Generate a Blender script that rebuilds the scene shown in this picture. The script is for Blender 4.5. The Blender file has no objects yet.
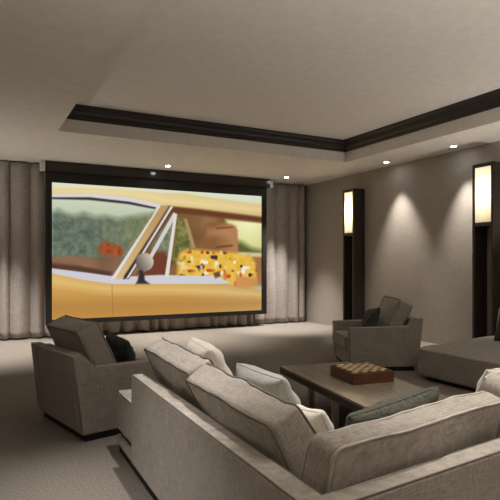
import bpy, bmesh, math, random
import numpy as np
from mathutils import Vector, Matrix, noise
random.seed(7)
SC = bpy.context.scene
COL = SC.collection
R = math.radians

# ------------------------------------------------------------------ materials
def new_mat(name):
    m = bpy.data.materials.new(name); m.use_nodes = True
    nt = m.node_tree
    b = nt.nodes['Principled BSDF']
    return m, nt, b

def simple(name, col, rough=.6, metal=0, spec=.5, bump=0, bscale=60, var=0):
    m, nt, b = new_mat(name)
    b.inputs['Base Color'].default_value = (*col, 1)
    b.inputs['Roughness'].default_value = rough
    b.inputs['Metallic'].default_value = metal
    b.inputs['Specular IOR Level'].default_value = spec
    if bump or var:
        tc = nt.nodes.new('ShaderNodeTexCoord')
        n = nt.nodes.new('ShaderNodeTexNoise'); n.inputs['Scale'].default_value = bscale
        n.inputs['Detail'].default_value = 4
        nt.links.new(tc.outputs['Object'], n.inputs['Vector'])
        if bump:
            bp = nt.nodes.new('ShaderNodeBump'); bp.inputs['Strength'].default_value = bump
            bp.inputs['Distance'].default_value = .01
            nt.links.new(n.outputs['Fac'], bp.inputs['Height'])
            nt.links.new(bp.outputs['Normal'], b.inputs['Normal'])
        if var:
            r = nt.nodes.new('ShaderNodeValToRGB')
            r.color_ramp.elements[0].position = .3; r.color_ramp.elements[1].position = .7
            r.color_ramp.elements[0].color = (*[c*(1-var) for c in col], 1)
            r.color_ramp.elements[1].color = (*[min(1, c*(1+var)) for c in col], 1)
            nt.links.new(n.outputs['Fac'], r.inputs['Fac'])
            nt.links.new(r.outputs['Color'], b.inputs['Base Color'])
    return m

def woven(name, col, var=.3, fine=260, rough=.9, sheen=.25, bump=.35):
    """linen weave: two crossed sets of stretched noise"""
    m, nt, b = new_mat(name)
    L = nt.links
    tc = nt.nodes.new('ShaderNodeTexCoord')
    outs = []
    for sc3 in ((fine, fine, fine*.07), (fine*.07, fine*.07, fine)):
        mp = nt.nodes.new('ShaderNodeMapping'); mp.inputs['Scale'].default_value = sc3
        L.new(tc.outputs['Object'], mp.inputs['Vector'])
        n = nt.nodes.new('ShaderNodeTexNoise'); n.inputs['Scale'].default_value = 1
        n.inputs['Detail'].default_value = 3
        L.new(mp.outputs['Vector'], n.inputs['Vector']); outs.append(n.outputs['Fac'])
    n3 = nt.nodes.new('ShaderNodeTexNoise'); n3.inputs['Scale'].default_value = 5; n3.inputs['Detail'].default_value = 3
    L.new(tc.outputs['Object'], n3.inputs['Vector'])
    ad = nt.nodes.new('ShaderNodeMath'); ad.operation = 'ADD'
    L.new(outs[0], ad.inputs[0]); L.new(outs[1], ad.inputs[1])
    a2 = nt.nodes.new('ShaderNodeMath'); a2.operation = 'MULTIPLY_ADD'
    L.new(n3.outputs['Fac'], a2.inputs[0]); a2.inputs[1].default_value = .35; L.new(ad.outputs[0], a2.inputs[2])
    r = nt.nodes.new('ShaderNodeMapRange')
    r.inputs['From Min'].default_value = .85; r.inputs['From Max'].default_value = 1.5
    L.new(a2.outputs[0], r.inputs['Value'])
    mx = nt.nodes.new('ShaderNodeMix'); mx.data_type = 'RGBA'
    mx.inputs['A'].default_value = (*[c*(1-var) for c in col], 1)
    mx.inputs['B'].default_value = (*[min(1, c*(1+var)) for c in col], 1)
    L.new(r.outputs[0], mx.inputs['Factor'])
    L.new(mx.outputs['Result'], b.inputs['Base Color'])
    b.inputs['Roughness'].default_value = rough
    b.inputs['Specular IOR Level'].default_value = .15
    b.inputs['Sheen Weight'].default_value = sheen
    b.inputs['Sheen Roughness'].default_value = .5
    bp = nt.nodes.new('ShaderNodeBump'); bp.inputs['Strength'].default_value = bump
    bp.inputs['Distance'].default_value = .004
    L.new(ad.outputs[0], bp.inputs['Height']); L.new(bp.outputs['Normal'], b.inputs['Normal'])
    return m

def wood(name, c1, c2, rough=.35, scale=(2, 30, 30), spec=.5):
    m, nt, b = new_mat(name)
    L = nt.links
    tc = nt.nodes.new('ShaderNodeTexCoord')
    mp = nt.nodes.new('ShaderNodeMapping'); mp.inputs['Scale'].default_value = scale
    L.new(tc.outputs['Object'], mp.inputs['Vector'])
    n = nt.nodes.new('ShaderNodeTexNoise'); n.inputs['Scale'].default_value = 1.5
    n.inputs['Detail'].default_value = 6; n.inputs['Distortion'].default_value = .6
    L.new(mp.outputs['Vector'], n.inputs['Vector'])
    r = nt.nodes.new('ShaderNodeValToRGB')
    r.color_ramp.elements[0].position = .35; r.color_ramp.elements[1].position = .68
    r.color_ramp.elements[0].color = (*c1, 1); r.color_ramp.elements[1].color = (*c2, 1)
    L.new(n.outputs['Fac'], r.inputs['Fac']); L.new(r.outputs['Color'], b.inputs['Base Color'])
    b.inputs['Roughness'].default_value = rough
    b.inputs['Specular IOR Level'].default_value = spec
    return m

LIGHT_WARM = (1.0, .935, .87)
M = {}
M['linen'] = woven('linen', (.43, .39, .345), var=.36)
M['linen_grey_dim'] = woven('linen_grey_dim', (.265, .235, .205))  # linen darkened for the far seats, dim light put into the colour
M['pillow_cream'] = woven('pillow_cream', (.60, .56, .49), var=.18)
M['pillow_sage'] = woven('pillow_sage', (.27, .272, .25), var=.25)
M['piping'] = simple('piping', (.20, .18, .155), .8)
M['piping_light'] = simple('piping_light', (.55, .52, .46), .8)
M['velvet'] = simple('velvet', (.052, .054, .038), .75, bump=.8, bscale=45, var=.5)
M['velvet'].node_tree.nodes['Principled BSDF'].inputs['Sheen Weight'].default_value = .12
M['velvet_dark'] = simple('velvet_dark', (.022, .03, .027), .75, bump=.6, bscale=30, var=.5)
M['velvet_dark'].node_tree.nodes['Principled BSDF'].inputs['Sheen Weight'].default_value = .08
M['black'] = simple('black_plinth', (.008, .007, .006), .6)
M['metal'] = simple('bronze_metal', (.30, .26, .21), .38, metal=1)
M['espresso'] = wood('espresso_wood', (.022, .015, .012), (.050, .036, .029), .42, (30, 30, 2))
M['espresso_edge'] = wood('espresso_frame', (.035, .026, .021), (.075, .058, .047), .45, (30, 30, 2))
M['crown'] = simple('crown_wood', (.030, .024, .021), .42)
M['table'] = wood('oak_brown', (.19, .155, .112), (.28, .235, .175), .26, (26, 2.2, 26))
M['table_edge'] = simple('table_edge', (.014, .011, .009), .4)
M['chess_box'] = wood('mahogany', (.045, .016, .007), (.16, .06, .022), .3, (4, 40, 40))
M['wall'] = simple('wall_plaster', (.37, .33, .285), .85, spec=.2, bump=.15, bscale=14, var=.05)
M['ceil'] = simple('ceiling_plaster', (.80, .765, .71), .85, spec=.2, bump=.35, bscale=9, var=.045)
M['screen_black'] = simple('screen_black', (.007, .006, .006), .6)
M['housing'] = simple('housing_gloss', (.022, .016, .013), .14)
M['white'] = simple('white_plastic', (.7, .68, .64), .5)
M['steel'] = simple('steel_trim', (.75, .72, .68), .3, metal=1)

# carpet
def carpet():
    m, nt, b = new_mat('carpet'); L = nt.links
    tc = nt.nodes.new('ShaderNodeTexCoord')
    n = nt.nodes.new('ShaderNodeTexNoise'); n.inputs['Scale'].default_value = 70; n.inputs['Detail'].default_value = 5
    n.inputs['Roughness'].default_value = .8
    L.new(tc.outputs['Object'], n.inputs['Vector'])
    r = nt.nodes.new('ShaderNodeValToRGB')
    r.color_ramp.elements[0].position = .32; r.color_ramp.elements[1].position = .68
    r.color_ramp.elements[0].color = (.115, .102, .087, 1); r.color_ramp.elements[1].color = (.345, .312, .275, 1)
    L.new(n.outputs['Fac'], r.inputs['Fac']); L.new(r.outputs['Color'], b.inputs['Base Color'])
    b.inputs['Roughness'].default_value = .95; b.inputs['Specular IOR Level'].default_value = .1
    bp = nt.nodes.new('ShaderNodeBump'); bp.inputs['Strength'].default_value = .6; bp.inputs['Distance'].default_value = .01
    L.new(n.outputs['Fac'], bp.inputs['Height']); L.new(bp.outputs['Normal'], b.inputs['Normal'])
    return m
M['carpet'] = carpet()
M['curtain'] = woven('curtain_cloth', (.36, .32, .295), var=.25, fine=120, bump=.3)

def emis(name, col, st):
    m = bpy.data.materials.new(name); m.use_nodes = True
    nt = m.node_tree; nt.nodes.clear()
    e = nt.nodes.new('ShaderNodeEmission'); o = nt.nodes.new('ShaderNodeOutputMaterial')
    e.inputs['Color'].default_value = (*col, 1); e.inputs['Strength'].default_value = st
    nt.links.new(e.outputs[0], o.inputs[0])
    return m
M['lamp'] = emis('lamp_lens', (.95, .96, 1.0), 40)
M['bulb'] = emis('bulb_glow', (1, .92, .76), 30)

M['glow_glass'] = emis('glow_glass', (1, .88, .68), 3)
def frosted():
    m = bpy.data.materials.new('frosted_glass'); m.use_nodes = True
    nt = m.node_tree; nt.nodes.clear()
    t = nt.nodes.new('ShaderNodeBsdfTranslucent'); t.inputs['Color'].default_value = (.9, .86, .76, 1)
    g = nt.nodes.new('ShaderNodeBsdfPrincipled'); g.inputs['Base Color'].default_value = (.75, .7, .6, 1)
    g.inputs['Roughness'].default_value = .35
    mx = nt.nodes.new('ShaderNodeMixShader'); mx.inputs[0].default_value = .25
    o = nt.nodes.new('ShaderNodeOutputMaterial')
    nt.links.new(t.outputs[0], mx.inputs[1]); nt.links.new(g.outputs[0], mx.inputs[2])
    nt.links.new(mx.outputs[0], o.inputs[0])
    return m
M['frosted'] = frosted()
M['box_inner'] = simple('box_inner', (.8, .76, .66), .7)

# ------------------------------------------------------------------ object helpers
def tag(o, label=None, cat=None, group=None, kind=None):
    if label: o['label'] = label
    if cat: o['category'] = cat
    if group: o['group'] = group
    if kind: o['kind'] = kind
    return o

def empty(name, loc, rz=0, label=None, cat=None, group=None):
    o = bpy.data.objects.new(name, None); COL.objects.link(o)
    o.empty_display_size = .1
    o.location = loc; o.rotation_euler = (0, 0, rz)
    tag(o, label, cat, group)
    return o

def mw(o):      # world matrix without depsgraph
    m = o.matrix_basis.copy()
    while o.parent:
        o = o.parent; m = o.matrix_basis @ m
    return m

def obj(name, bm, mat, parent=None, M_world=None, smooth=False, M_local=None, mats=None):
    me = bpy.data.meshes.new(name)
    bmesh.ops.recalc_face_normals(bm, faces=bm.faces[:]) if not mats or True else None
    bm.to_mesh(me); bm.free()
    if mats:
        for x in mats: me.materials.append(x)
    else:
        me.materials.append(mat)
    if smooth:
        for p in me.polygons: p.use_smooth = True
    o = bpy.data.objects.new(name, me); COL.objects.link(o)
    if parent:
        o.parent = parent
        if M_local is not None: o.matrix_basis = M_local
        elif M_world is not None: o.matrix_basis = mw(parent).inverted() @ M_world
    elif M_world is not None:
        o.matrix_basis = M_world
    return o

def basis(org, x, y, z):
    x, y, z = (Vector(v).normalized() for v in (x, y, z))
    m = Matrix((x, y, z)).transposed().to_4x4(); m.translation = Vector(org)
    return m

def add_box(bm, x0, x1, y0, y1, z0, z1, bev=0, seg=2, mat=0):
    vs = [bm.verts.new((x, y, z)) for x in (x0, x1) for y in (y0, y1) for z in (z0, z1)]
    q = [(0,1,3,2), (4,6,7,5), (0,4,5,1), (2,3,7,6), (0,2,6,4), (1,5,7,3)]
    fs = [bm.faces.new([vs[i] for i in f]) for f in q]
    for f in fs: f.material_index = mat
    if bev:
        es = list({e for f in fs for e in f.edges})
        bmesh.ops.bevel(bm, geom=es, offset=bev, segments=seg, profile=.5, affect='EDGES')
    return bm

def box(*a, **k):
    return add_box(bmesh.new(), *a, **k)

def add_tube(bm, pts, r, closed=False, n=8):
    N = len(pts); rings = []
    for i, p in enumerate(pts):
        p = Vector(p)
        a = Vector(pts[(i-1) % N] if (closed or i > 0) else pts[i])
        b = Vector(pts[(i+1) % N] if (closed or i < N-1) else pts[i])
        t = (b-a).normalized()
        up = Vector((0, 0, 1)) if abs(t.z) < .9 else Vector((1, 0, 0))
        u = t.cross(up).normalized(); v = t.cross(u).normalized()
        rings.append([bm.verts.new(p + r*(math.cos(2*math.pi*k/n)*u + math.sin(2*math.pi*k/n)*v)) for k in range(n)])
    for i in range(N if closed else N-1):
        A, B = rings[i], rings[(i+1) % N]
        # find best alignment between rings
        off = min(range(n), key=lambda o_: (A[0].co-B[o_].co).length)
        fwd = (A[1].co-B[(off+1) % n].co).length <= (A[1].co-B[(off-1) % n].co).length
        for k in range(n):
            k2 = (k+1) % n
            if fwd: q = (A[k], A[k2], B[(off+k2) % n], B[(off+k) % n])
            else: q = (A[k], A[k2], B[(off-k2) % n], B[(off-k) % n])
            bm.faces.new(q)
    if not closed:
        bm.faces.new(rings[0]); bm.faces.new(rings[-1][::-1])
    return bm

def prism(prof, y0, y1, bev=0, seg=3):
    """profile in xz extruded along y"""
    bm = bmesh.new()
    a = [bm.verts.new((x, y0, z)) for x, z in prof]
    b = [bm.verts.new((x, y1, z)) for x, z in prof]
    n = len(prof)
    fs = [bm.faces.new(a), bm.faces.new(b[::-1])]
    for i in range(n): fs.append(bm.faces.new((a[i], b[i], b[(i+1) % n], a[(i+1) % n])))
    if bev:
        bmesh.ops.recalc_face_normals(bm, faces=bm.faces[:])
        bmesh.ops.bevel(bm, geom=bm.edges[:], offset=bev, segments=seg, profile=.5, affect='EDGES')
    return bm

# ------------------------------------------------------------------ upholstery
def cushion(name, L, W, T, parent, Mw, mat, pipe_mat, crown=.03, r=.035, rc=.05, seed=0, sag=0, wr=.008, cuts=22, pr=.008,
            extra=None):
    """boxed cushion, thickness along local z, with piped seams; origin at the middle of its bottom (z=0)"""
    hx, hy, hz = L/2, W/2, T/2
    off = Vector((seed*3.7, seed*1.3, seed*.7))
    def deform(p, surf=True):
        u, v, w = p.x/hx, p.y/hy, p.z/hz
        u1, v1 = min(1, abs(u)), min(1, abs(v))
        q = p.copy()
        q.z += crown*(1-u1**2.2)*(1-v1**2.2)*w
        q.x *= 1 + .012*(1-w*w)*1; q.y *= 1 + .014*(1-w*w)
        # soft edge bow
        q.y += .010*noise.noise(Vector((p.x*4, w*.6, 0))+off)
        q.z += .012*noise.noise(Vector((p.x*3, p.y*3, 2))+off) * (1 if surf else 1)
        if sag: q.y -= sag*(1-u1**2)*(1 if v > 0 else 0)*abs(v)
        if wr:
            n = noise.noise(Vector((p.x*9, p.y*5, p.z*9))+off)
            q += Vector((0, 0, 1))*w*wr*n*1.3 + Vector((0, 1, 0))*v*wr*n*.7
        if extra: q = extra(q, u, v, w)
        return q
    bm = bmesh.new()
    bmesh.ops.create_cube(bm, size=2)
    bmesh.ops.subdivide_edges(bm, edges=bm.edges[:], cuts=cuts, use_grid_fill=True)
    g = lambda t: math.copysign(1-(1-abs(t))**1.7, t)
    for vt in bm.verts:
        p = Vector((g(vt.co.x)*hx, g(vt.co.y)*hy, g(vt.co.z)*hz))
        # corner rounding in plan, then edge rounding
        ix = max(-hx+rc, min(hx-rc, p.x)); iy = max(-hy+rc, min(hy-rc, p.y))
        d = Vector((p.x-ix, p.y-iy))
        if d.length > 1e-6:
            m = max(abs(d.x), abs(d.y)); d = d.normalized()*m
            p.x, p.y = ix+d.x, iy+d.y
        # edge rounding against z
        dist_side = min(hx-abs(p.x), hy-abs(p.y)) if d.length < 1e-6 else rc-d.length
        az = hz-abs(p.z)
        if dist_side < r and az < r:
            a, b = 1-dist_side/r, 1-az/r
            k = max(a, b)/max(1e-6, math.hypot(a, b))
            na, nb = a*k, b*k
            sh = (a-na)*r
            if d.length > 1e-6:
                dd = d.normalized(); p.x -= dd.x*sh; p.y -= dd.y*sh
            elif hx-abs(p.x) < hy-abs(p.y): p.x -= math.copysign(sh, p.x)
            else: p.y -= math.copysign(sh, p.y)
            p.z -= math.copysign((b-nb)*r, p.z)
        vt.co = deform(p)
    o = obj(name, bm, mat, parent, Mw, smooth=True)
    # piping, two loops
    bm = bmesh.new()
    for sg in (-1, 1):
        pts = []
        n = 14
        cs = [(hx-rc, hy-rc, 0), (-hx+rc, hy-rc, 90), (-hx+rc, -hy+rc, 180), (hx-rc, -hy+rc, 270)]
        e = r*.16
        for ci, (cx, cy, a0) in enumerate(cs):
            for k in range(5):
                a = R(a0+k*22.5)
                pts.append(Vector((cx+(rc-e)*math.cos(a), cy+(rc-e)*math.sin(a), sg*(hz-e))))
            nx, ny, na = cs[(ci+1) % 4]
            p0 = pts[-1]; p1 = Vector((nx+(rc-e)*math.cos(R(na)), ny+(rc-e)*math.sin(R(na)), sg*(hz-e)))
            for k in range(1, n): pts.append(p0.lerp(p1, k/n))
        add_tube(bm, [deform(p) for p in pts], pr, closed=True, n=6)
    obj('piping', bm, pipe_mat, o, smooth=True)
    return o

def pillow(name, W, H, T, mat, Mw, seed=0, wr=.012, bow=.04, label=None, cat='pillow', group=None, slump=0):
    """knife-edge throw pillow in local xy, thickness z"""
    N = 34
    off = Vector((seed*2.3, seed*5.1, 0))
    bm = bmesh.new()
    grid = {}
    for side in (1, -1):
        for i in range(N+1):
            for j in range(N+1):
                edge = i in (0, N) or j in (0, N)
                if edge and side == -1: grid[(side, i, j)] = grid[(1, i, j)]; continue
                u = math.sin((i/N-.5)*math.pi); v = math.sin((j/N-.5)*math.pi)
                x = W/2*u*(1-bow*(1-v*v)); y = H/2*v*(1-bow*(1-u*u))
                t = T/2*((1-u*u)*(1-v*v))**.34
                n = noise.noise(Vector((u*2.2, v*2.2, side*3))+off)
                n2 = noise.noise(Vector((u*6, v*6, side*3))+off)
                k = ((1-u*u)*(1-v*v))**.25
                z = side*(t + k*(wr*n*2 + wr*.6*n2))
                z += slump*(v*v)*.5
                grid[(side, i, j)] = bm.verts.new((x, y, z))
    for side in (1, -1):
        for i in range(N):
            for j in range(N):
                q = [grid[(side, i, j)], grid[(side, i+1, j)], grid[(side, i+1, j+1)], grid[(side, i, j+1)]]
                if side == -1: q = q[::-1]
                if len(set(q)) == 4: bm.faces.new(q)
    o = obj(name, bm, mat, None, Mw, smooth=True)
    tag(o, label, cat, group)
    # seam cord around the rim
    bm = bmesh.new(); pts = []
    def rim(u, v): return Vector((W/2*u*(1-bow*(1-v*v)), H/2*v*(1-bow*(1-u*u)), slump*(v*v)*.5))
    K = 16
    for (a, b) in (((-1, -1), (1, -1)), ((1, -1), (1, 1)), ((1, 1), (-1, 1)), ((-1, 1), (-1, -1))):
        for k in range(K):
            t = k/K; pts.append(rim(a[0]+(b[0]-a[0])*t, a[1]+(b[1]-a[1])*t))
    add_tube(bm, pts, .004, closed=True, n=6)
    obj('seam', bm, mat, o, smooth=True)
    return o
EXPOSURE = 0.35
PICGAIN = .78
SCONCE_W = 38
ADDED_SCONCE_W = 40
ADDED_UPLIGHTS = [(-1.0, 10.0, 45, 'added bronze uplighter in the front left corner'), (7.3, 4.3, 70, 'added bronze uplighter against the right wall beside the chaise'),
         (2.2, -.2, 250, 'added bronze uplighter behind the viewer'), (5.2, -.2, 180, 'added bronze uplighter in the rear right of the room')]
# ------------------------------------------------------------------ room shell
X0, X1, Y0, Y1 = -1.3, 7.67, -2.6, 11.62
ZS, ZT = 3.5, 3.9
def struct(name, bm, mat, smooth=False):
    o = obj(name, bm, mat, smooth=smooth); o['kind'] = 'structure'; return o
struct('floor', box(X0-.1, X1+.1, Y0-.1, Y1+.1, -.1, 0), M['carpet'])
struct('wall_back', box(X0-.1, X1+.1, Y1, Y1+.1, 0, ZS), M['wall'])
struct('wall_right', box(X1, X1+.1, Y0, Y1, 0, ZS), M['wall'])
struct('wall_left', box(X0-.1, X0, Y0, Y1, 0, ZS), M['wall'])
struct('wall_front', box(X0-.1, X1+.1, Y0-.1, Y0, 0, ZS), M['wall'])
TX0, TX1, TY0, TY1 = 1.18, 6.6, -.6, 8.5
bm = bmesh.new()
add_box(bm, X0-.1, TX0, Y0-.1, Y1+.1, ZS, ZT+.1)
add_box(bm, TX1, X1+.1, Y0-.1, Y1+.1, ZS, ZT+.1)
add_box(bm, TX0, TX1, Y0-.1, TY0, ZS, ZT+.1)
add_box(bm, TX0, TX1, TY1, Y1+.1, ZS, ZT+.1)
add_box(bm, TX0, TX1, TY0, TY1, ZT, ZT+.1)
struct('ceiling', bm, M['ceil'])
# crown moulding round the tray
prof = [(0, 3.70), (.018, 3.70), (.03, 3.715), (.03, 3.735), (.05, 3.745), (.075, 3.775), (.085, 3.81), (.10, 3.815),
        (.10, 3.835), (.125, 3.85), (.14, 3.875), (.155, 3.88), (.155, 3.9), (0, 3.9)]
bm = bmesh.new(); rings = []
for o_, z in prof:
    rings.append([bm.verts.new(c) for c in ((TX0+o_, TY0+o_, z), (TX1-o_, TY0+o_, z), (TX1-o_, TY1-o_, z), (TX0+o_, TY1-o_, z))])
for i in range(len(prof)-1):
    for k in range(4):
        bm.faces.new((rings[i][k], rings[i][(k+1) % 4], rings[i+1][(k+1) % 4], rings[i+1][k]))
struct('trim_1', bm, M['crown'])

# ------------------------------------------------------------------ curtains
def curtain(name, xa, xb, yc, folds, amp, seed, label, z0=.02, z1=ZS-.02, group=None, nz=26):
    rnd = random.Random(seed)
    # irregular fold phases
    xs = [xa]; 
    while xs[-1] < xb: xs.append(xs[-1] + (xb-xa)/folds*rnd.uniform(.6, 1.4))
    xs[-1] = xb
    amps = [rnd.uniform(.55, 1.25) for _ in xs]
    nx = int(folds*18)
    bm = bmesh.new(); G = []
    for i in range(nx+1):
        x = xa+(xb-xa)*i/nx
        k = max(j for j in range(len(xs)-1) if xs[j] <= x+1e-9); k = min(k, len(xs)-2)
        t = min(1, (x-xs[k])/(xs[k+1]-xs[k]))
        col = []
        for j in range(nz+1):
            w = j/nz; z = z0+(z1-z0)*w
            a = amp*(amps[k]*(1-t)+amps[k+1]*t)*(1.0-.35*w)
            s_ = math.sin(math.pi*t)**.8
            y = yc - a*s_ + .03*noise.noise(Vector((x*1.3, z*.5, seed)))*(1.4-w)
            dx = .035*noise.noise(Vector((k*3.1, z*.8, seed)))*(1-w)
            y += .012*noise.noise(Vector((x*7, z*.9, seed+4)))
            if w < .06: y -= .015*(1-w/.06)*noise.noise(Vector((x*9, 0, seed)))
            zz = z + (.02*noise.noise(Vector((x*5, seed, 0)))+.01 if j == 0 else 0)
            col.append(bm.verts.new((x+dx, y, zz)))
        G.append(col)
    for i in range(nx):
        for j in range(nz): bm.faces.new((G[i][j], G[i+1][j], G[i+1][j+1], G[i][j+1]))
    o = obj(name, bm, M['curtain'], smooth=True)
    md = o.modifiers.new('thick', 'SOLIDIFY'); md.thickness = .008
    tag(o, label, 'curtain', group)
    return o
curtain('curtain', -1.22, 1.55, 11.46, 9, .17, 3, 'long taupe curtain hanging left of the projection screen')
curtain('curtain', 6.12, 7.60, 11.46, 5, .15, 11, 'long taupe curtain between the screen and the right wall corner')
curtain('curtain', 1.57, 6.10, 11.46, 17, .21, 5, 'taupe curtain behind the screen, only its gathered hem showing below it')

# ------------------------------------------------------------------ projection screen
SX0, SX1, SZ0, SZ1, SY = 1.425, 6.15, .38, 3.09, 11.1
scr = empty('projection_screen', ((SX0+SX1)/2, SY, 0), 0, 'large black-framed projection screen showing a pale yellow car in front of the curtains', 'screen')
def wpart(name, bm, mat, parent, smooth=False):
    return obj(name, bm, mat, parent, Matrix.Identity(4), smooth=smooth)
bm = bmesh.new(); b_ = .115
add_box(bm, SX0-b_, SX0, SY-.03, SY+.05, SZ0-b_*.8, SZ1+.2)
add_box(bm, SX1, SX1+b_, SY-.03, SY+.05, SZ0-b_*.8, SZ1+.2)
add_box(bm, SX0, SX1, SY-.03, SY+.05, SZ1, SZ1+.2)
add_box(bm, SX0, SX1, SY-.03, SY+.05, SZ0-b_*.8, SZ0)
wpart('frame', bm, M['screen_black'], scr)
hs = wpart('housing', box(SX0-b_-.01, SX1+b_+.06, SY-.09, SY+.14, SZ1+.2, ZS-.012, bev=.006), M['housing'], scr)
hs['label'] = 'glossy dark brown roller housing'
for x in (SX0-b_-.06, SX1+b_+.11):
    k = wpart('bracket', box(x-.045, x+.045, SY-.08, SY+.06, SZ1+.21, ZS-.002, bev=.006), M['white'], scr)
    k['label'] = 'small white mounting bracket'
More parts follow.
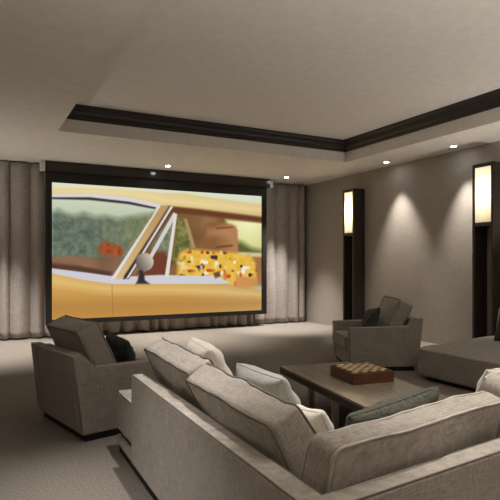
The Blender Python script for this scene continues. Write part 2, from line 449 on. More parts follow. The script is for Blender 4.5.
# the picture, painted per vertex on the flat screen
PIC = {
'sky': [(-0.007, 1.0151), (1.0124, 1.0206), (1.0124, -0.018), (-0.007, -0.0145)] ,
'roof': [(-0.007, 0.9571), (0.1553, 0.9756), (0.329, 0.9799), (0.4914, 0.974), (0.589, 0.9843), (0.7422, 0.9587), (1.0124, 0.9238), (1.0124, 0.8006), (0.6645, 0.8352), (0.5252, 0.8566), (0.4676, 0.8678), (0.1553, 0.9157), (-0.007, 0.8991)] ,
'roofhi': [(-0.007, 0.9499), (0.1976, 0.9729), (0.4206, 0.9585), (0.5155, 0.9282), (0.7422, 0.9167), (1.0124, 0.8886), (1.0124, 0.8622), (0.7161, 0.881), (0.4914, 0.8939), (0.329, 0.9334), (-0.007, 0.9281)] ,
'trees': [(-0.007, 0.7686), (0.0246, 0.8001), (0.0566, 0.7733), (0.0931, 0.7613), (0.1302, 0.7863), (0.1763, 0.7597), (0.2233, 0.7706), (0.2756, 0.7513), (0.329, 0.7704), (0.3836, 0.7899), (0.4299, 0.8012), (0.4676, 0.8199), (0.2845, 0.2825), (-0.007, 0.348)] ,
'dash': [(-0.007, 0.4568), (0.0728, 0.4649), (0.1891, 0.451), (0.2493, 0.4668), (0.2933, 0.4518), (0.2668, 0.2829), (-0.007, 0.319)] ,
'dash2': [(-0.007, 0.4133), (0.1137, 0.391), (0.2493, 0.3445), (0.2406, 0.2912), (-0.007, 0.3335)] ,
'orangeseat': [(0.1891, 0.5039), (0.2019, 0.5571), (0.2233, 0.5767), (0.2537, 0.5586), (0.2889, 0.5442), (0.3022, 0.5059), (0.2889, 0.4595), (0.2233, 0.4741), (0.1976, 0.4813)] ,
'topdark': [(0.0008, 0.8963), (0.1553, 0.9119), (0.329, 0.8946), (0.4534, 0.8586), (0.444, 0.8419), (0.3201, 0.8705), (0.1553, 0.8857), (0.0008, 0.8781)] ,
'topchrome': [(0.0008, 0.9144), (0.1553, 0.9344), (0.329, 0.9217), (0.4724, 0.8841), (0.4581, 0.855), (0.329, 0.8907), (0.1553, 0.9082), (0.0008, 0.8927)] ,
'cab': [(0.5058, 0.8711), (0.6645, 0.8517), (1.0124, 0.7742), (1.0124, 0.246), (0.2493, 0.291), (0.3744, 0.5934)] ,
'cabdark': [(0.5058, 0.8711), (0.6645, 0.86), (1.0124, 0.8182), (1.0124, 0.7654), (0.6645, 0.8104), (0.5252, 0.8163)] ,
'vent': [(0.5349, 0.809), (0.4581, 0.6282), (0.3562, 0.3118), (0.4962, 0.3091)] ,
'ventdk': [(0.4206, 0.516), (0.4914, 0.5014), (0.5349, 0.4214), (0.4962, 0.3091), (0.3562, 0.3118)] ,
'pillar': [(0.4724, 0.8762), (0.5107, 0.8715), (0.2933, 0.29), (0.2537, 0.2909)] ,
'pchrome1': [(0.4629, 0.8673), (0.4771, 0.8846), (0.2625, 0.2907), (0.245, 0.2911)] ,
'pchrome2': [(0.5203, 0.8723), (0.5325, 0.8693), (0.3245, 0.2969), (0.3111, 0.2895)] ,
'pdark': [(0.5107, 0.8474), (0.5252, 0.8324), (0.3245, 0.2892), (0.2977, 0.2898)] ,
'ventch1': [(0.5349, 0.8251), (0.5495, 0.802), (0.3882, 0.3191), (0.3653, 0.3117)] ,
'ventch2': [(0.5373, 0.8173), (0.552, 0.8103), (0.5107, 0.3007), (0.4914, 0.3012)] ,
'quarter': [(0.5544, 0.7861), (0.589, 0.7722), (0.6139, 0.6674), (0.6341, 0.5202), (0.6039, 0.4215), (0.5252, 0.4213)] ,
'quarterch': [(0.584, 0.7801), (0.6014, 0.7731), (0.6442, 0.5369), (0.629, 0.5037)] ,
'rearwin': [(0.8007, 0.7864), (1.0124, 0.7742), (1.0124, 0.4925), (0.8549, 0.4903), (0.8331, 0.6095)] ,
'hill': [(0.8439, 0.6098), (0.8879, 0.5941), (0.9438, 0.5437), (1.0124, 0.5189), (1.0124, 0.4749), (0.8549, 0.4732)] ,
'seat': [(0.8439, 0.4987), (1.0124, 0.5013), (1.0124, 0.2108), (0.8331, 0.2342)] ,
'seathi': [(0.8439, 0.5073), (1.0124, 0.5013), (1.0124, 0.4661), (0.8439, 0.4731)] ,
'head': [(0.685, 0.7039), (0.6954, 0.7378), (0.7161, 0.7557), (0.8331, 0.7459), (0.8549, 0.7301), (0.8658, 0.6964), (0.8713, 0.4219), (0.6748, 0.4216)] ,
'headhi': [(0.7057, 0.705), (0.8222, 0.7112), (0.8276, 0.6434), (0.7057, 0.6383)] ,
'rugL': [(0.5544, 0.4214), (0.5643, 0.5026), (0.624, 0.5282), (0.737, 0.5139), (0.8549, 0.4989), (0.9438, 0.4742), (0.9665, 0.4046), (0.9722, 0.2297), (0.9213, 0.1967), (0.8331, 0.2171), (0.7581, 0.2786), (0.6442, 0.2897), (0.5495, 0.308)] ,
'fold': [(0.8549, 0.302), (0.9722, 0.2822), (0.9722, 0.2122), (0.9101, 0.1885), (0.8549, 0.2078)] ,
'sill': [(-0.007, 0.377), (0.1553, 0.3383), (0.2756, 0.3057), (0.4676, 0.3176), (0.7422, 0.3042), (0.8331, 0.2427), (0.7422, 0.2371), (0.4676, 0.2458), (0.2493, 0.2528), (0.1302, 0.2865), (-0.007, 0.3408)] ,
'body': [(-0.007, 0.348), (0.1302, 0.2939), (0.2493, 0.2605), (0.4676, 0.2538), (0.7422, 0.2455), (1.0124, 0.1756), (1.0124, -0.0356), (-0.007, -0.0218)] ,
'bodyhi': [(-0.007, 0.319), (0.1302, 0.2641), (0.2845, 0.2286), (0.5643, 0.2184), (0.7953, 0.193), (1.0124, 0.1492), (1.0124, 0.114), (0.7686, 0.1519), (0.4676, 0.1821), (0.2406, 0.1921), (-0.007, 0.261)] ,
'bodylo': [(-0.007, 0.1377), (0.2406, 0.1234), (0.5643, 0.1128), (1.0124, 0.0876), (1.0124, 0.0348), (0.5643, 0.0479), (0.2406, 0.0471), (-0.007, 0.0507)] ,
'mirrorstalk': [(0.3744, 0.3741), (0.3928, 0.374), (0.3974, 0.2796), (0.4206, 0.2473), (0.3562, 0.2494), (0.3653, 0.2804)] ,

}
def lin(c): return tuple(((v/255)/12.92 if v/255 <= .04045 else ((v/255+.055)/1.055)**2.4) for v in c)
NU, NV = 520, 300
U, V = np.meshgrid(np.linspace(0, 1, NU+1), np.linspace(0, 1, NV+1))
img = np.zeros((NV+1, NU+1, 3))
def smooth_noise(sx, sy, seed):
    rs = np.random.RandomState(seed); g = rs.rand(sy+2, sx+2)
    x = U*sx; y = V*sy; xi = x.astype(int); yi = y.astype(int); fx = x-xi; fy = y-yi
    fx = fx*fx*(3-2*fx); fy = fy*fy*(3-2*fy)
    return (g[yi, xi]*(1-fx)+g[yi, xi+1]*fx)*(1-fy)+(g[yi+1, xi]*(1-fx)+g[yi+1, xi+1]*fx)*fy
def poly_mask(pts, soft):
    inside = np.zeros(U.shape, bool); dist = np.full(U.shape, 9.)
    n = len(pts); ar = 1.744
    for i in range(n):
        x1, y1 = pts[i]; x2, y2 = pts[(i+1) % n]
        if y1 != y2:
            c = ((y1 > V) != (y2 > V)) & (U < (x2-x1)*(V-y1)/(y2-y1)+x1)
            inside ^= c
        dx, dy = (x2-x1)*ar, y2-y1; L2 = dx*dx+dy*dy+1e-12
        t = np.clip((((U-x1)*ar)*dx+(V-y1)*dy)/L2, 0, 1)
        dist = np.minimum(dist, np.hypot((U-x1)*ar-t*dx, (V-y1)-t*dy))
    sd = np.where(inside, dist, -dist)
    return np.clip(.5+sd/soft*.5, 0, 1)
def paint(mask, col, col2=None, g=None):
    global img
    c = np.array(col, float)[None, None, :]
    if col2 is not None: c = c*(1-g[..., None])+np.array(col2, float)*g[..., None]
    img = img*(1-mask[..., None])+c*mask[..., None]
def grad(a, b, axis=V): return np.clip((axis-a)/(b-a), 0, 1)
n1 = smooth_noise(60, 34, 1); n2 = smooth_noise(130, 76, 2); n3 = smooth_noise(14, 8, 4)
nn = .5*n1+.3*n2+.2*n3
paint(np.ones(U.shape), (176, 190, 164), (222, 226, 200), grad(.7, 1.0))
P = lambda k, s=.008: poly_mask(PIC[k], s)
paint(P('trees', .03), (76, 90, 80), (128, 138, 116), np.clip(nn*1.3-.2, 0, 1))
paint(P('trees', .03)*grad(.15, .45, U)*.45, (168, 158, 96))
paint(P('dash'), (112, 84, 66), (150, 112, 84), n3)
paint(P('dash2', .012), (88, 60, 46))
paint(P('orangeseat', .015), (176, 92, 52), (132, 60, 34), n1)
paint(P('roof', .006), (212, 186, 122), (226, 206, 150), grad(.85, 1.0))
paint(P('roofhi', .04)*.8, (242, 224, 172))
paint(P('topdark', .006), (66, 56, 58))
paint(P('topchrome', .005), (214, 212, 214))
paint(P('cab'), (150, 118, 78), (118, 82, 50), n3)
paint(P('rearwin', .02), (206, 206, 132), (250, 246, 200), np.clip(1-np.hypot((U-.93)*1.7, V-.80)*3.2, 0, 1))
paint(P('hill', .03), (92, 98, 48))
paint(P('seat', .02), (150, 102, 62), (176, 128, 82), n3)
paint(P('seathi', .01), (206, 196, 160))
paint(P('quarter', .01), (78, 84, 44), (150, 146, 84), np.clip(nn*1.5-.3, 0, 1))
paint(P('quarterch', .006), (170, 140, 96))
paint(P('cabdark', .012), (104, 62, 40))
paint(P('vent', .008), (96, 104, 82), (138, 146, 116), np.clip(nn*1.5-.3, 0, 1))
paint(P('ventdk', .02), (112, 62, 44))
paint(P('head', .012), (138, 92, 58), (176, 126, 84), grad(.74, .84, U))
paint(P('headhi', .03)*.5, (200, 150, 106))
paint(poly_mask([(.752,.54),(.84,.555),(.84,.57),(.752,.555)], .008), (104, 66, 40))
paint(poly_mask([(.752,.70),(.84,.715),(.84,.725),(.752,.71)], .008), (104, 66, 40))
paint(P('rugL', .018), (222, 170, 52), (236, 196, 92), n1)
fl = poly_mask(PIC['rugL'], .018)
paint(fl*np.clip((smooth_noise(44, 26, 9)-.70)*7, 0, 1), (74, 52, 56))
paint(fl*np.clip((smooth_noise(40, 24, 12)-.74)*7, 0, 1), (240, 232, 214))
paint(fl*np.clip((smooth_noise(34, 20, 15)-.78)*7, 0, 1), (186, 84, 40))
paint(P('body', .006), (192, 142, 70), (212, 166, 92), grad(.05, .3))
paint(P('body', .006)*grad(.55, 1, U)*.7, (198, 164, 110))
paint(P('bodyhi', .04)*.75, (232, 204, 134))
paint(P('bodylo', .05)*.7, (176, 128, 70))
paint(P('sill', .005), (206, 204, 212))
paint(P('fold', .018), (214, 158, 96), (196, 132, 74), n3)
paint(poly_mask([(.735,.33),(.77,.345),(.775,.30),(.745,.285)], .01), (120, 70, 40))
paint(P('pillar', .006), (212, 184, 130), (186, 150, 98), grad(.3, .8))
paint(P('pdark', .006), (50, 40, 46))
paint(P('pchrome1', .005), (226, 222, 222))
paint(P('pchrome2', .005), (222, 216, 212))
paint(P('ventch1', .004), (212, 206, 202))
paint(P('ventch2', .004), (224, 218, 210))
paint(P('mirrorstalk', .008), (58, 48, 46))
md_ = np.hypot((U-.3974)*1.744, V-.4212)
paint(np.clip((.076-md_)/.008, 0, 1), (104, 96, 92), (206, 194, 176), np.clip((U-.365)/.05*.6+(V-.40)*4, 0, 1))
paint(np.clip(1-np.abs(U-.255-(V*-.02))/.0022, 0, 1)*(V < .25), (150, 108, 58))
bm = bmesh.new()
me = bpy.data.meshes.new('picture')
vx = SX0+(SX1-SX0)*U; vz = SZ0+(SZ1-SZ0)*V
co = np.stack([vx, np.full(vx.shape, SY+.02), vz], -1).reshape(-1, 3)
idx = np.arange((NU+1)*(NV+1)).reshape(NV+1, NU+1)
fc = np.stack([idx[:-1, :-1], idx[:-1, 1:], idx[1:, 1:], idx[1:, :-1]], -1).reshape(-1, 4)
me.from_pydata(co.tolist(), [], fc.tolist())
img = np.clip(img, 0, 255)/255
li = np.where(img <= .04045, img/12.92, ((img+.055)/1.055)**2.4)
ca = me.color_attributes.new('pic', 'FLOAT_COLOR', 'POINT')
ca.data.foreach_set('color', np.concatenate([li, np.ones(li.shape[:2]+(1,))], -1).reshape(-1).astype(np.float32))
pm = bpy.data.materials.new('screen_picture'); pm.use_nodes = True
nt = pm.node_tree; nt.nodes.clear()
at_ = nt.nodes.new('ShaderNodeAttribute'); at_.attribute_name = 'pic'
e = nt.nodes.new('ShaderNodeEmission'); e.inputs['Strength'].default_value = PICGAIN
o_ = nt.nodes.new('ShaderNodeOutputMaterial')
nt.links.new(at_.outputs['Color'], e.inputs['Color']); nt.links.new(e.outputs[0], o_.inputs[0])
me.materials.append(pm)
po = bpy.data.objects.new('picture', me); COL.objects.link(po); po.parent = scr
po.matrix_basis = mw(scr).inverted()
po['label'] = 'lit picture of a cream yellow car with open windows in front of green trees'
bm.free()

# ------------------------------------------------------------------ wall sconces
def sconce(yn, yf, label, mirror=False):
    xo = 7.36; zt = 3.12; zb = 2.16
    t = empty('wall_sconce', (X1-.005, (yn+yf)/2, 0), 0, label, 'wall lamp', 'tall wall sconces along the right wall')
    w = .045; xi = X1-.004
    wpart('side_panel', box(xo, xi, yn, yn+w, .0, zt, bev=.003), M['espresso'], t)
    wpart('side_panel', box(xo, xi, yf-w, yf, .0, zt, bev=.003), M['espresso'], t)
    bm = bmesh.new()
    add_box(bm, xo, xi, yn+w, yf-w, zt-.06, zt)
    wpart('top_panel', bm, M['espresso'], t)
    wpart('shelf', box(xo, xi, yn+w, yf-w, zb-.06, zb), M['espresso_edge'], t)
    wpart('base', box(xo, xi, yn+w, yf-w, 0, .12), M['espresso'], t)
    # lit box
    bm = bmesh.new()
    add_box(bm, xi-.01, xi, yn+w, yf-w, zb, zt-.06)
    wpart('reflector', bm, M['box_inner'], t)
    wpart('glass_panel', box(xo+.012, xo+.018, yn+w, yf-w, zb, zt-.06), M['frosted'], t)
    bm = bmesh.new()
    ym = (yn+yf)/2
    add_tube(bm, [(xo+.14, ym, 2.50), (xo+.14, ym, 2.60), (xo+.14, ym, 2.72), (xo+.14, ym, 2.80)], .022, n=12)
    wpart('bulb', bm, M['bulb'], t, smooth=True)
    l = bpy.data.lights.new('lamp_light', 'POINT'); l.energy = SCONCE_W; l.color = (1, .92, .76); l.shadow_soft_size = .06
    lo = bpy.data.objects.new('lamp_light', l); COL.objects.link(lo); lo.parent = t
    lo.matrix_basis = mw(t).inverted() @ Matrix.Translation((xo+.07, ym, 2.66))
    return t
sconce(9.18, 9.56, 'tall dark wooden wall sconce nearer the curtains, lit at its top')
sconce(5.70, 6.10, 'tall dark wooden wall sconce nearer the viewer, at the right edge behind the lounger')

def sconce_light(x, y, sx, w):
    l = bpy.data.lights.new('lamp_light', 'AREA'); l.shape = 'RECTANGLE'; l.size = .3; l.size_y = .85
    l.energy = w; l.color = (1, .88, .72)
    lo = bpy.data.objects.new('lamp_light', l); COL.objects.link(lo)
    lo.matrix_basis = basis((x, y, 2.64), (0, sx, 0), (0, 0, 1), (sx, 0, 0))
    return lo
def added_sconce(wall_x, sx, y, label):
    # unseen copy of the fitting, added to brighten sofa and ceiling
    t = empty('wall_sconce', (wall_x, y, 0), 0, label, 'wall lamp', 'added wall sconces out of view')
    xa, xb = sorted((wall_x+sx*.31, wall_x+sx*.004))
    for k in (-1, 1): wpart('side_panel', box(xa, xb, y+k*.19-.0225, y+k*.19+.0225, 0, 3.12, bev=.003), M['espresso'], t)
    wpart('top_panel', box(xa, xb, y-.167, y+.167, 3.06, 3.12), M['espresso'], t)
    wpart('shelf', box(xa, xb, y-.167, y+.167, 2.10, 2.16), M['espresso'], t)
    gx = wall_x+sx*.295
    wpart('glass_panel', box(gx-.003, gx+.003, y-.167, y+.167, 2.16, 3.06), M['glow_glass'], t)
    lo = sconce_light(wall_x+sx*.33, y, sx, ADDED_SCONCE_W); m = lo.matrix_basis.copy(); lo.parent = t; lo.matrix_basis = mw(t).inverted() @ m
for y_ in (2.2,): added_sconce(-1.3, 1, y_, 'added tall wall sconce on the left wall outside the view')
# ------------------------------------------------------------------ downlights
def disc(bm, r, z, n=24, r2=None):
    vs = [bm.verts.new((r*math.cos(2*math.pi*k/n), r*math.sin(2*math.pi*k/n), z)) for k in range(n)]
    return vs
def downlight(x, y, z, w, label, ang=62, blend=.5, tilt=(0, 0), col=LIGHT_WARM, r=.05, soft=.03):
    t = empty('downlight', (x, y, z), 0, label, 'ceiling light', 'recessed ceiling downlights')
    bm = bmesh.new()
    n = 24
    rs = []
    for rr, zz in ((r, 0), (r, -.006), (r*1.3, -.006), (r*1.3, 0)):
        rs.append([bm.verts.new((rr*math.cos(2*math.pi*k/n), rr*math.sin(2*math.pi*k/n), zz)) for k in range(n)])
    for i in range(4):
        for k in range(n): bm.faces.new((rs[i][k], rs[i][(k+1) % n], rs[(i+1) % 4][(k+1) % n], rs[(i+1) % 4][k]))
    obj('trim_ring', bm, M['steel'], t, M_local=Matrix.Identity(4), smooth=False)
    bm = bmesh.new()
    for zz in (-.002, -.0045):
        vs = disc(bm, r*.98, zz, n); bm.faces.new(vs)
    obj('lens', bm, M['lamp'], t, M_local=Matrix.Identity(4))
    l = bpy.data.lights.new('spot', 'SPOT'); l.energy = w; l.color = col; l.spot_size = R(ang); l.spot_blend = blend
    l.shadow_soft_size = soft
    lo = bpy.data.objects.new('spot', l); COL.objects.link(lo); lo.parent = t
    d = Vector((tilt[0], tilt[1], -1)).normalized()
    lo.matrix_basis = Matrix.Translation((0, 0, -.03)) @ d.to_track_quat('-Z', 'Y').to_matrix().to_4x4()
    return t
FR = 'round ceiling downlight '
W = 230
downlight(3.61, 10.52, ZS, W*3.8, FR+'above the middle of the projection screen', ang=86, blend=1)
downlight(6.54, 10.62, ZS, W*4, FR+'near the right curtain corner', ang=58, blend=.9)
downlight(7.31, 8.10, ZS, W*1.0, FR+'beside the right wall between the two sconces', ang=60, blend=.85, tilt=(.06, -.05))
downlight(7.33, 6.46, ZS, W*1.0, FR+'beside the right wall, nearest the right edge', ang=60, blend=.85, tilt=(.06, -.05))
downlight(.25, 10.1, ZS, W*3.6, FR+'over the left curtain outside the view', ang=72, blend=.9)
for x, y, k in ((-.2, 2.9, .9), (7.3, .4, .5)):
    downlight(x, y, ZS, W*k, FR+'in the side soffit outside the view', ang=60, blend=.8)
for x, y, k in ((1.5, 3.2, 1.2), (2.3, 2.2, 1.1), (3.1, 2.9, .3)):  # unseen; added where the sofa tops are bright from above
    downlight(x, y, ZT, W*k, FR+'added in the tray over the seating outside the view', ang=50, blend=.8)
def added_uplight(x, y, w, label, z=1.35, ang=165):  # unseen uplighter added to brighten the ceiling
    t = empty('added_uplight', (x, y, 0), 0, label, 'fill lamp', 'added uplighters outside the view')
    I = Matrix.Identity(4)
    bm = bmesh.new(); bmesh.ops.create_cone(bm, cap_ends=True, segments=32, radius1=.15, radius2=.13, depth=.03, matrix=Matrix.Translation((0, 0, .015)))
    obj('base', bm, M['metal'], t, M_local=I)
    bm = bmesh.new(); add_tube(bm, [(0, 0, .03), (0, 0, z*.5), (0, 0, z-.1)], .012, n=10)
    obj('pole', bm, M['metal'], t, M_local=I)
    bm = bmesh.new()
    bmesh.ops.create_cone(bm, cap_ends=False, segments=32, radius1=.05, radius2=.17, depth=.1, matrix=Matrix.Translation((0, 0, z-.05)))
    o = obj('bowl', bm, M['metal'], t, M_local=I); o.modifiers.new('t', 'SOLIDIFY').thickness = .004
    l = bpy.data.lights.new('lamp_light', 'SPOT'); l.energy = w; l.color = (1, .935, .87); l.spot_size = R(ang); l.spot_blend = .6
    l.shadow_soft_size = .1
    lo = bpy.data.objects.new('lamp_light', l); COL.objects.link(lo); lo.parent = t
    lo.matrix_basis = Matrix.Translation((0, 0, z+.02)) @ Vector((0, 0, 1)).to_track_quat('-Z', 'Y').to_matrix().to_4x4()
for x, y, k, lb in ADDED_UPLIGHTS:
    added_uplight(x, y, k, lb)


# ------------------------------------------------------------------ armchairs
def armchair(loc, rz, label, seed):
    t = empty('armchair', loc, rz, label, 'armchair', 'linen armchairs facing each other')
    m = M['linen_grey_dim']; pm = M['piping']
    def lp(name, bm, mat, smooth=False): return obj(name, bm, mat, t, M_local=Matrix.Identity(4), smooth=smooth)
    hw = .525
    prof = [(-.475, .06), (.47, .06), (.485, .60), (-.36, .617), (-.47, .73), (-.56, .73)]
    for s_ in (-1, 1):
        y0, y1 = (s_*hw, s_*(hw-.13)) if s_ > 0 else (-hw, -hw+.13)
        lp('arm', prism(prof, min(y0, y1), max(y0, y1), bev=.014), m)
    bp = [(-.472, .06), (-.33, .06), (-.33, .40), (-.42, .725), (-.556, .725)]
    lp('back_frame', prism(bp, -hw+.131, hw-.131, bev=.012), m)
    lp('seat_base', box(-.329, .465, -hw+.131, hw-.131, .06, .29, bev=.012), m)
    lp('plinth', box(-.44, .44, -hw+.03, hw-.03, 0, .06), M['black'])
    Mt = mw(t)
    cushion('seat_cushion', .83, .786, .17, t, Mt @ Matrix.Translation((.10, 0, .375)), m, pm, crown=.02, seed=seed, rc=.04)
    # back cushion leaning on the back frame
    lean = R(25)
    up = Vector((-math.sin(lean), 0, math.cos(lean))); zz = Vector((-math.cos(lean), 0, -math.sin(lean)))
    xx = up.cross(zz)
    cushion('back_cushion', .77, .54, .20, t, Mt @ basis(Vector((-.15, 0, .465)) + up*.265, xx, up, zz), m, pm, crown=.035, seed=seed+3, rc=.05)
    # piped top edge of the side panels
    for y in (-hw+.006, hw-.006):
        bm = bmesh.new()
        add_tube(bm, [(.485, y, .10), (.488, y, .592), (-.352, y, .61), (-.463, y, .723), (-.553, y, .723), (-.485, y, .12)], .005, n=6)
        lp('piping', bm, pm, True)
    return t
armchair((1.18, 5.18, 0), R(12.6), 'grey linen armchair in front of the screen, seen from behind at the left', 1)
armchair((5.28, 6.14, 0), R(156), 'grey linen armchair near the right wall, behind the coffee table', 5)

# ------------------------------------------------------------------ main sofa
sofa = empty('sectional_sofa', (1.6, 2.4, 0), 0, 'large pale linen corner sofa in the foreground, seen from behind', 'sofa')
a1 = R(1.4)
ML = basis((.965, 1.40, 0), (math.sin(a1), math.cos(a1), 0), (math.cos(a1), -math.sin(a1), 0), (0, 0, -1))
# frame L: s along, w inward ; use right-handed version with z up by mirroring s
ML = Matrix(((math.sin(a1), math.cos(a1), 0, .965), (math.cos(a1), -math.sin(a1), 0, 1.40), (0, 0, 1, 0), (0, 0, 0, 1)))
a2 = R(6)
MN = Matrix(((math.cos(a2), -math.sin(a2), 0, .965), (math.sin(a2), math.cos(a2), 0, 1.40), (0, 0, 1, 0), (0, 0, 0, 1)))
def fpart(name, bm, mat, F, smooth=False):
    for v in bm.verts: v.co = F @ v.co
    return wpart(name, bm, mat, sofa, smooth)
lin_ = M['linen']; pip = M['piping']; pil = M['piping_light']
# long run: back, base, plinth
fpart('back_frame', box(.108, 2.385, 0, .115, .065, .70, bev=.012), lin_, ML)
for w_ in (.006, .109):
    bm = bmesh.new(); add_tube(bm, [(.11, w_, .697), (1.2, w_, .697), (2.38, w_, .697)], .0045, n=6); fpart('piping', bm, pip, ML, True)
bm = bmesh.new(); add_tube(bm, [(2.383, .006, .10), (2.383, .006, .697), (2.383, .109, .697), (2.383, .109, .52)], .0045, n=6); fpart('piping', bm, pip, ML, True)
fpart('seat_base', box(1.0, 2.87, .118, .99, .065, .135, bev=.01), lin_, ML)
fpart('seat_base', box(2.39, 2.87, .004, .117, .065, .135, bev=.01), lin_, ML)
fpart('plinth', box(.13, 2.84, .02, .95, 0, .064), M['black'], ML)
fpart('dark_gap', box(2.40, 2.84, .03, .93, .136, .189), M['black'], ML)  # black block standing in for the shaded gap under the end cushion
def Lpt(s_, w, z): return ML @ Vector((s_, w, z))
def Npt(s_, w, z): return MN @ Vector((s_, w, z))
Ls = (ML.to_3x3() @ Vector((1, 0, 0))); Lw = (ML.to_3x3() @ Vector((0, 1, 0)))
Ns = (MN.to_3x3() @ Vector((1, 0, 0))); Nw = (MN.to_3x3() @ Vector((0, 1, 0)))
Z = Vector((0, 0, 1))
# seat cushions on the long run (thickness z)
for k, (s0, s1, w0, w1) in enumerate(((2.40, 2.87, .012, .98), (1.44, 2.39, .13, .98))):
    cushion('seat_cushion', s1-s0, w1-w0, .29 if k == 0 else .25, sofa, basis(Lpt((s0+s1)/2, (w0+w1)/2, .335 if k == 0 else .305), Ls, -Lw, Z), lin_, pil, crown=.012, seed=20+k, rc=.03, r=.03, wr=.004)
cushion('seat_cushion', .40, .84, .25, sofa, basis(Lpt(1.225, .56, .305), Ls, -Lw, Z), lin_, pil, crown=.01, seed=26, rc=.03, r=.03, wr=.004)
# back cushions on the long run
def back_cushion(F, s0, s1, wout, lean, H, T, z0, seed, sgn, crown=.035, yaw=0):
    """outer face stands over the rail; leans outwards by lean"""
    S = (F.to_3x3() @ Vector((1, 0, 0))); W = (F.to_3x3() @ Vector((0, 1, 0)))
    up = (Z*math.cos(lean) - W*math.sin(lean)).normalized()
    out = (-W*math.cos(lean) - Z*math.sin(lean)).normalized()
    if yaw:
        rm = Matrix.Rotation(yaw, 3, 'Z'); up = rm @ up; out = rm @ out
    x = up.cross(out)
    c = F @ Vector(((s0+s1)/2, wout, z0)) + up*(H/2)
    def ex(q, u, v, w):
        # belly: lower half of the outer side swells out, top narrows a little
        if w > 0: q.z -= .05*max(0, -v)*w
        else: q.z -= .035*max(0, v)*w
        q.x *= 1 + .012*v
        return q
    return cushion('back_cushion', s1-s0-.01, H, T, sofa, basis(c, x, up, out), lin_, pil if F is MN else pip, crown=crown, seed=seed, rc=.05 if F is MN else .028, r=.028, wr=.011, cuts=26, extra=ex, pr=.0065)  # dark piping on the long run imitates the shadow along its seams
back_cushion(ML, 1.475, 2.44, .395, R(26), .47, .19, .49, 31, 1)
back_cushion(ML, .46, 1.47, .375, R(28), .455, .19, .485, 34, 1)
# near run
fpart('back_frame', box(.0, 3.25, -.0, .11, .065, .70, bev=.014), lin_, MN)
for w_ in (.006, .104):
    bm = bmesh.new(); add_tube(bm, [(.13, w_, .697), (1.5, w_, .697), (3.24, w_, .697)], .0045, n=6); fpart('piping', bm, pip, MN, True)
fpart('seat_base', box(.118, 3.25, .112, .98, .065, .135, bev=.01), lin_, MN)
fpart('plinth', box(.06, 3.2, .03, .93, 0, .064), M['black'], MN)
for k, (s0, s1) in enumerate(((.13, 1.15), (1.155, 2.20), (2.205, 3.24))):
    cushion('seat_cushion', s1-s0, .86, .25, sofa, basis(Npt((s0+s1)/2, .56, .305), Ns, Nw, Z), lin_, pil, crown=.012, seed=40+k, rc=.03, r=.03, wr=.004)
back_cushion(MN, .17, 1.33, .30, R(16), .40, .145, .48, 51, 1, crown=.018, yaw=R(2.5))
back_cushion(MN, 1.35, 2.36, .34, R(14), .46, .18, .475, 53, 1, crown=.02)
back_cushion(MN, 2.37, 3.22, .22, R(12), .47, .18, .475, 57, 1, crown=.02)

# ------------------------------------------------------------------ lounger along the right wall
ch = empty('chaise_sofa', (6.2, 3.9, 0), 0, 'low wide linen chaise sofa along the right wall, fabric darkened for its shade', 'sofa')
def bez(pts):  # rounded far front corner
    return pts
fc_ = [(5.12, 1.9), (5.12, 5.02), (5.17, 5.12), (5.27, 5.18), (6.9, 5.46), (7.2, 5.46), (7.2, 1.9)]
def slab(pts, z0, z1, bev, seg=4):
    bm = bmesh.new()
    a = [bm.verts.new((x, y, z0)) for x, y in pts]; b = [bm.verts.new((x, y, z1)) for x, y in pts]
    fs = [bm.faces.new(a[::-1]), bm.faces.new(b)]
    n = len(pts)
    for i in range(n): bm.faces.new((a[i], a[(i+1) % n], b[(i+1) % n], b[i]))
    bmesh.ops.recalc_face_normals(bm, faces=bm.faces[:])
    if bev: bmesh.ops.bevel(bm, geom=bm.edges[:], offset=bev, segments=seg, profile=.5, affect='EDGES')
    return bm
wpart('seat_cushion', slab(fc_, .055, .40, .03), M['linen_grey_dim'], ch, True)
bm = bmesh.new()
add_tube(bm, [(5.126, 1.92, .378), (5.126, 3.5, .378), (5.126, 5.01, .378), (5.175, 5.108, .378), (5.275, 5.17, .378), (6.9, 5.452, .378)], .006, n=6)
wpart('piping', bm, M['piping'], ch, True)
wpart('plinth', slab([(5.2, 1.95), (5.2, 4.98), (5.3, 5.1), (7.1, 5.38), (7.1, 1.95)], 0, .054, 0), M['black'], ch)
bp = slab([(6.86, 1.92), (6.86, 5.30), (7.12, 5.34), (7.12, 1.92)], .401, .84, .03)
for v in bp.verts: v.co.x += (v.co.z-.4)*.22
wpart('back_frame', bp, M['linen_grey_dim'], ch, True)

# ------------------------------------------------------------------ coffee table
ta = R(-8.5)
tb = empty('coffee_table', (3.2, 3.97, 0), ta, 'low brown wooden coffee table with black edges and a bronze metal frame', 'table')
def tp(name, bm, mat): return obj(name, bm, mat, tb, M_local=Matrix.Identity(4))
HW, HL = .41, .85
tp('tabletop', box(-HW+.004, HW-.004, -HL+.004, HL-.004, .385, .402, bev=.002), M['table'])
bm = bmesh.new()
add_box(bm, -HW, HW, -HL, HL, .325, .384, bev=.003)
tp('apron', bm, M['table_edge'])
for sy in (-1, 1):
    bm = bmesh.new()
    y = sy*.24
    for x in (-.34, .34):
        add_box(bm, x-.025, x+.025, y-.025, y+.025, 0, .324)
    add_box(bm, -.314, .314, y-.025, y+.025, .29, .324)
    add_box(bm, -.314, .314, y-.025, y+.025, 0, .03)
    tp('leg_frame', bm, M['metal'])
for x in (-.34, .34):
    tp('runner', box(x-.018, x+.018, -.214, .214, 0, .03, bev=.002), M['metal'])
tp('shelf', box(-.31, .31, -.30, .30, .031, .09, bev=.003), M['table_edge'])

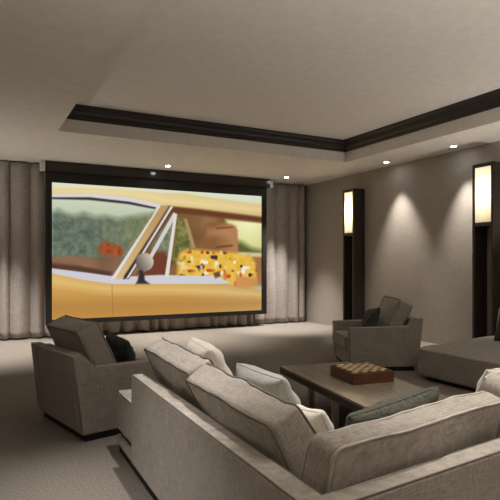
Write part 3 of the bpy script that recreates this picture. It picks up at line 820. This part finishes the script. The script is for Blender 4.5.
# chess box
cb = empty('chess_box', (3.29, 3.99, .4025), ta, 'mahogany chess box with a checkered top on the coffee table', 'board game')
def cp(name, bm, mats, sm=False): return obj(name, bm, mats[0], cb, M_local=Matrix.Identity(4), mats=mats, smooth=sm)
cp('box', box(-.215, .215, -.22, .22, 0, .098, bev=.004), [M['chess_box']])
light = wood('maple', (.62, .42, .20), (.85, .64, .36), .35, (20, 4, 20)); dark = wood('walnut', (.02, .008, .004), (.05, .02, .01), .35, (20, 4, 20))
bm = bmesh.new()
add_box(bm, -.205, .205, -.21, .21, .0985, .102, mat=0)
q = .38/8
for i in range(8):
    for j in range(8):
        x = -.19+i*q+.0005; y = -.19+j*q
        add_box(bm, x, x+q-.001, y, y+q-.001, .1022, .1065+.001*((i*3+j*5) % 3), mat=1 if (i+j) % 2 else 2)
cp('checkered_board', bm, [dark, dark, light])

# ------------------------------------------------------------------ throw pillows
def place(c, face, roll=0, up=(0, 0, 1)):
    """matrix for a pillow: local z = face direction, local y = up-ish"""
    z = Vector(face).normalized(); u = Vector(up); y = (u - z*u.dot(z)).normalized(); x = y.cross(z)
    m = basis(c, x, y, z)
    return m @ Matrix.Rotation(R(roll), 4, 'Z')
PG = 'throw pillows on the corner sofa'
pillow('throw_pillow', .52, .45, .24, M['pillow_cream'], place((1.56, 3.60, .71), (1, -.12, .45), 2), 1, label='cream throw pillow at the far end of the corner sofa, nearest the screen', group=PG)
pillow('throw_pillow', .62, .44, .21, M['pillow_sage'], place((1.58, 2.74, .665), (1, -.05, .42), -2), 2, label='grey green throw pillow halfway along the corner sofa, left of the table corner', group=PG)
pillow('throw_pillow', .42, .35, .17, M['pillow_cream'], place((1.53, 2.27, .61), (1, .10, .42), -6), 3, label='cream throw pillow in the inner corner of the sofa, beside the green velvet one', group=PG)
pillow('throw_pillow', .60, .37, .18, M['velvet'], place((1.85, 2.02, .655), (-.08, 1, .32), -7), 4, label='mottled dark green velvet pillow leaning against the near back cushion below the table', group=PG)
pillow('throw_pillow', .46, .42, .16, M['pillow_cream'], place((2.75, 2.08, .70), (-.06, 1, .3), 2), 6, label='cream throw pillow cut off at the right edge beside the near sofa back', group=PG)
pillow('throw_pillow', .40, .36, .14, M['velvet_dark'], place((1.28, 5.08, .635), (.95, .25, .35), 8), 7, label='dark green velvet pillow on the left armchair', group='dark pillows on the far seats')
pillow('throw_pillow', .42, .38, .15, M['velvet_dark'], place((5.16, 6.06, .655), (-.93, .3, .35), 10), 8, label='dark green velvet pillow on the right armchair', group='dark pillows on the far seats')
pillow('throw_pillow', .50, .46, .16, M['velvet_dark'], place((6.66, 4.85, .63), (-1, .1, .45), 6), 9, label='dark green velvet pillow on the chaise sofa by the right edge', group='dark pillows on the far seats')

# ------------------------------------------------------------------ camera, world, view
cam = bpy.data.cameras.new('camera'); co_ = bpy.data.objects.new('camera', cam); COL.objects.link(co_)
co_.location = (0, 0, 1.5); co_.rotation_euler = (R(90), 0, -math.atan(280/533))
cam.sensor_width = 36; cam.lens = 533/500*36; cam.shift_y = .026; cam.clip_end = 60; cam.clip_start = .05
SC.camera = co_
w = bpy.data.worlds.new('world'); SC.world = w; w.use_nodes = True
w.node_tree.nodes['Background'].inputs[0].default_value = (.02, .018, .016, 1)
w.node_tree.nodes['Background'].inputs[1].default_value = .2
vs_ = SC.view_settings
vs_.view_transform = 'Standard'; vs_.look = 'None'; vs_.gamma = 1; vs_.use_curve_mapping = False
vs_.exposure = EXPOSURE
SC.cycles.max_bounces = 10; SC.cycles.diffuse_bounces = 6
SC.cycles.use_denoising = True
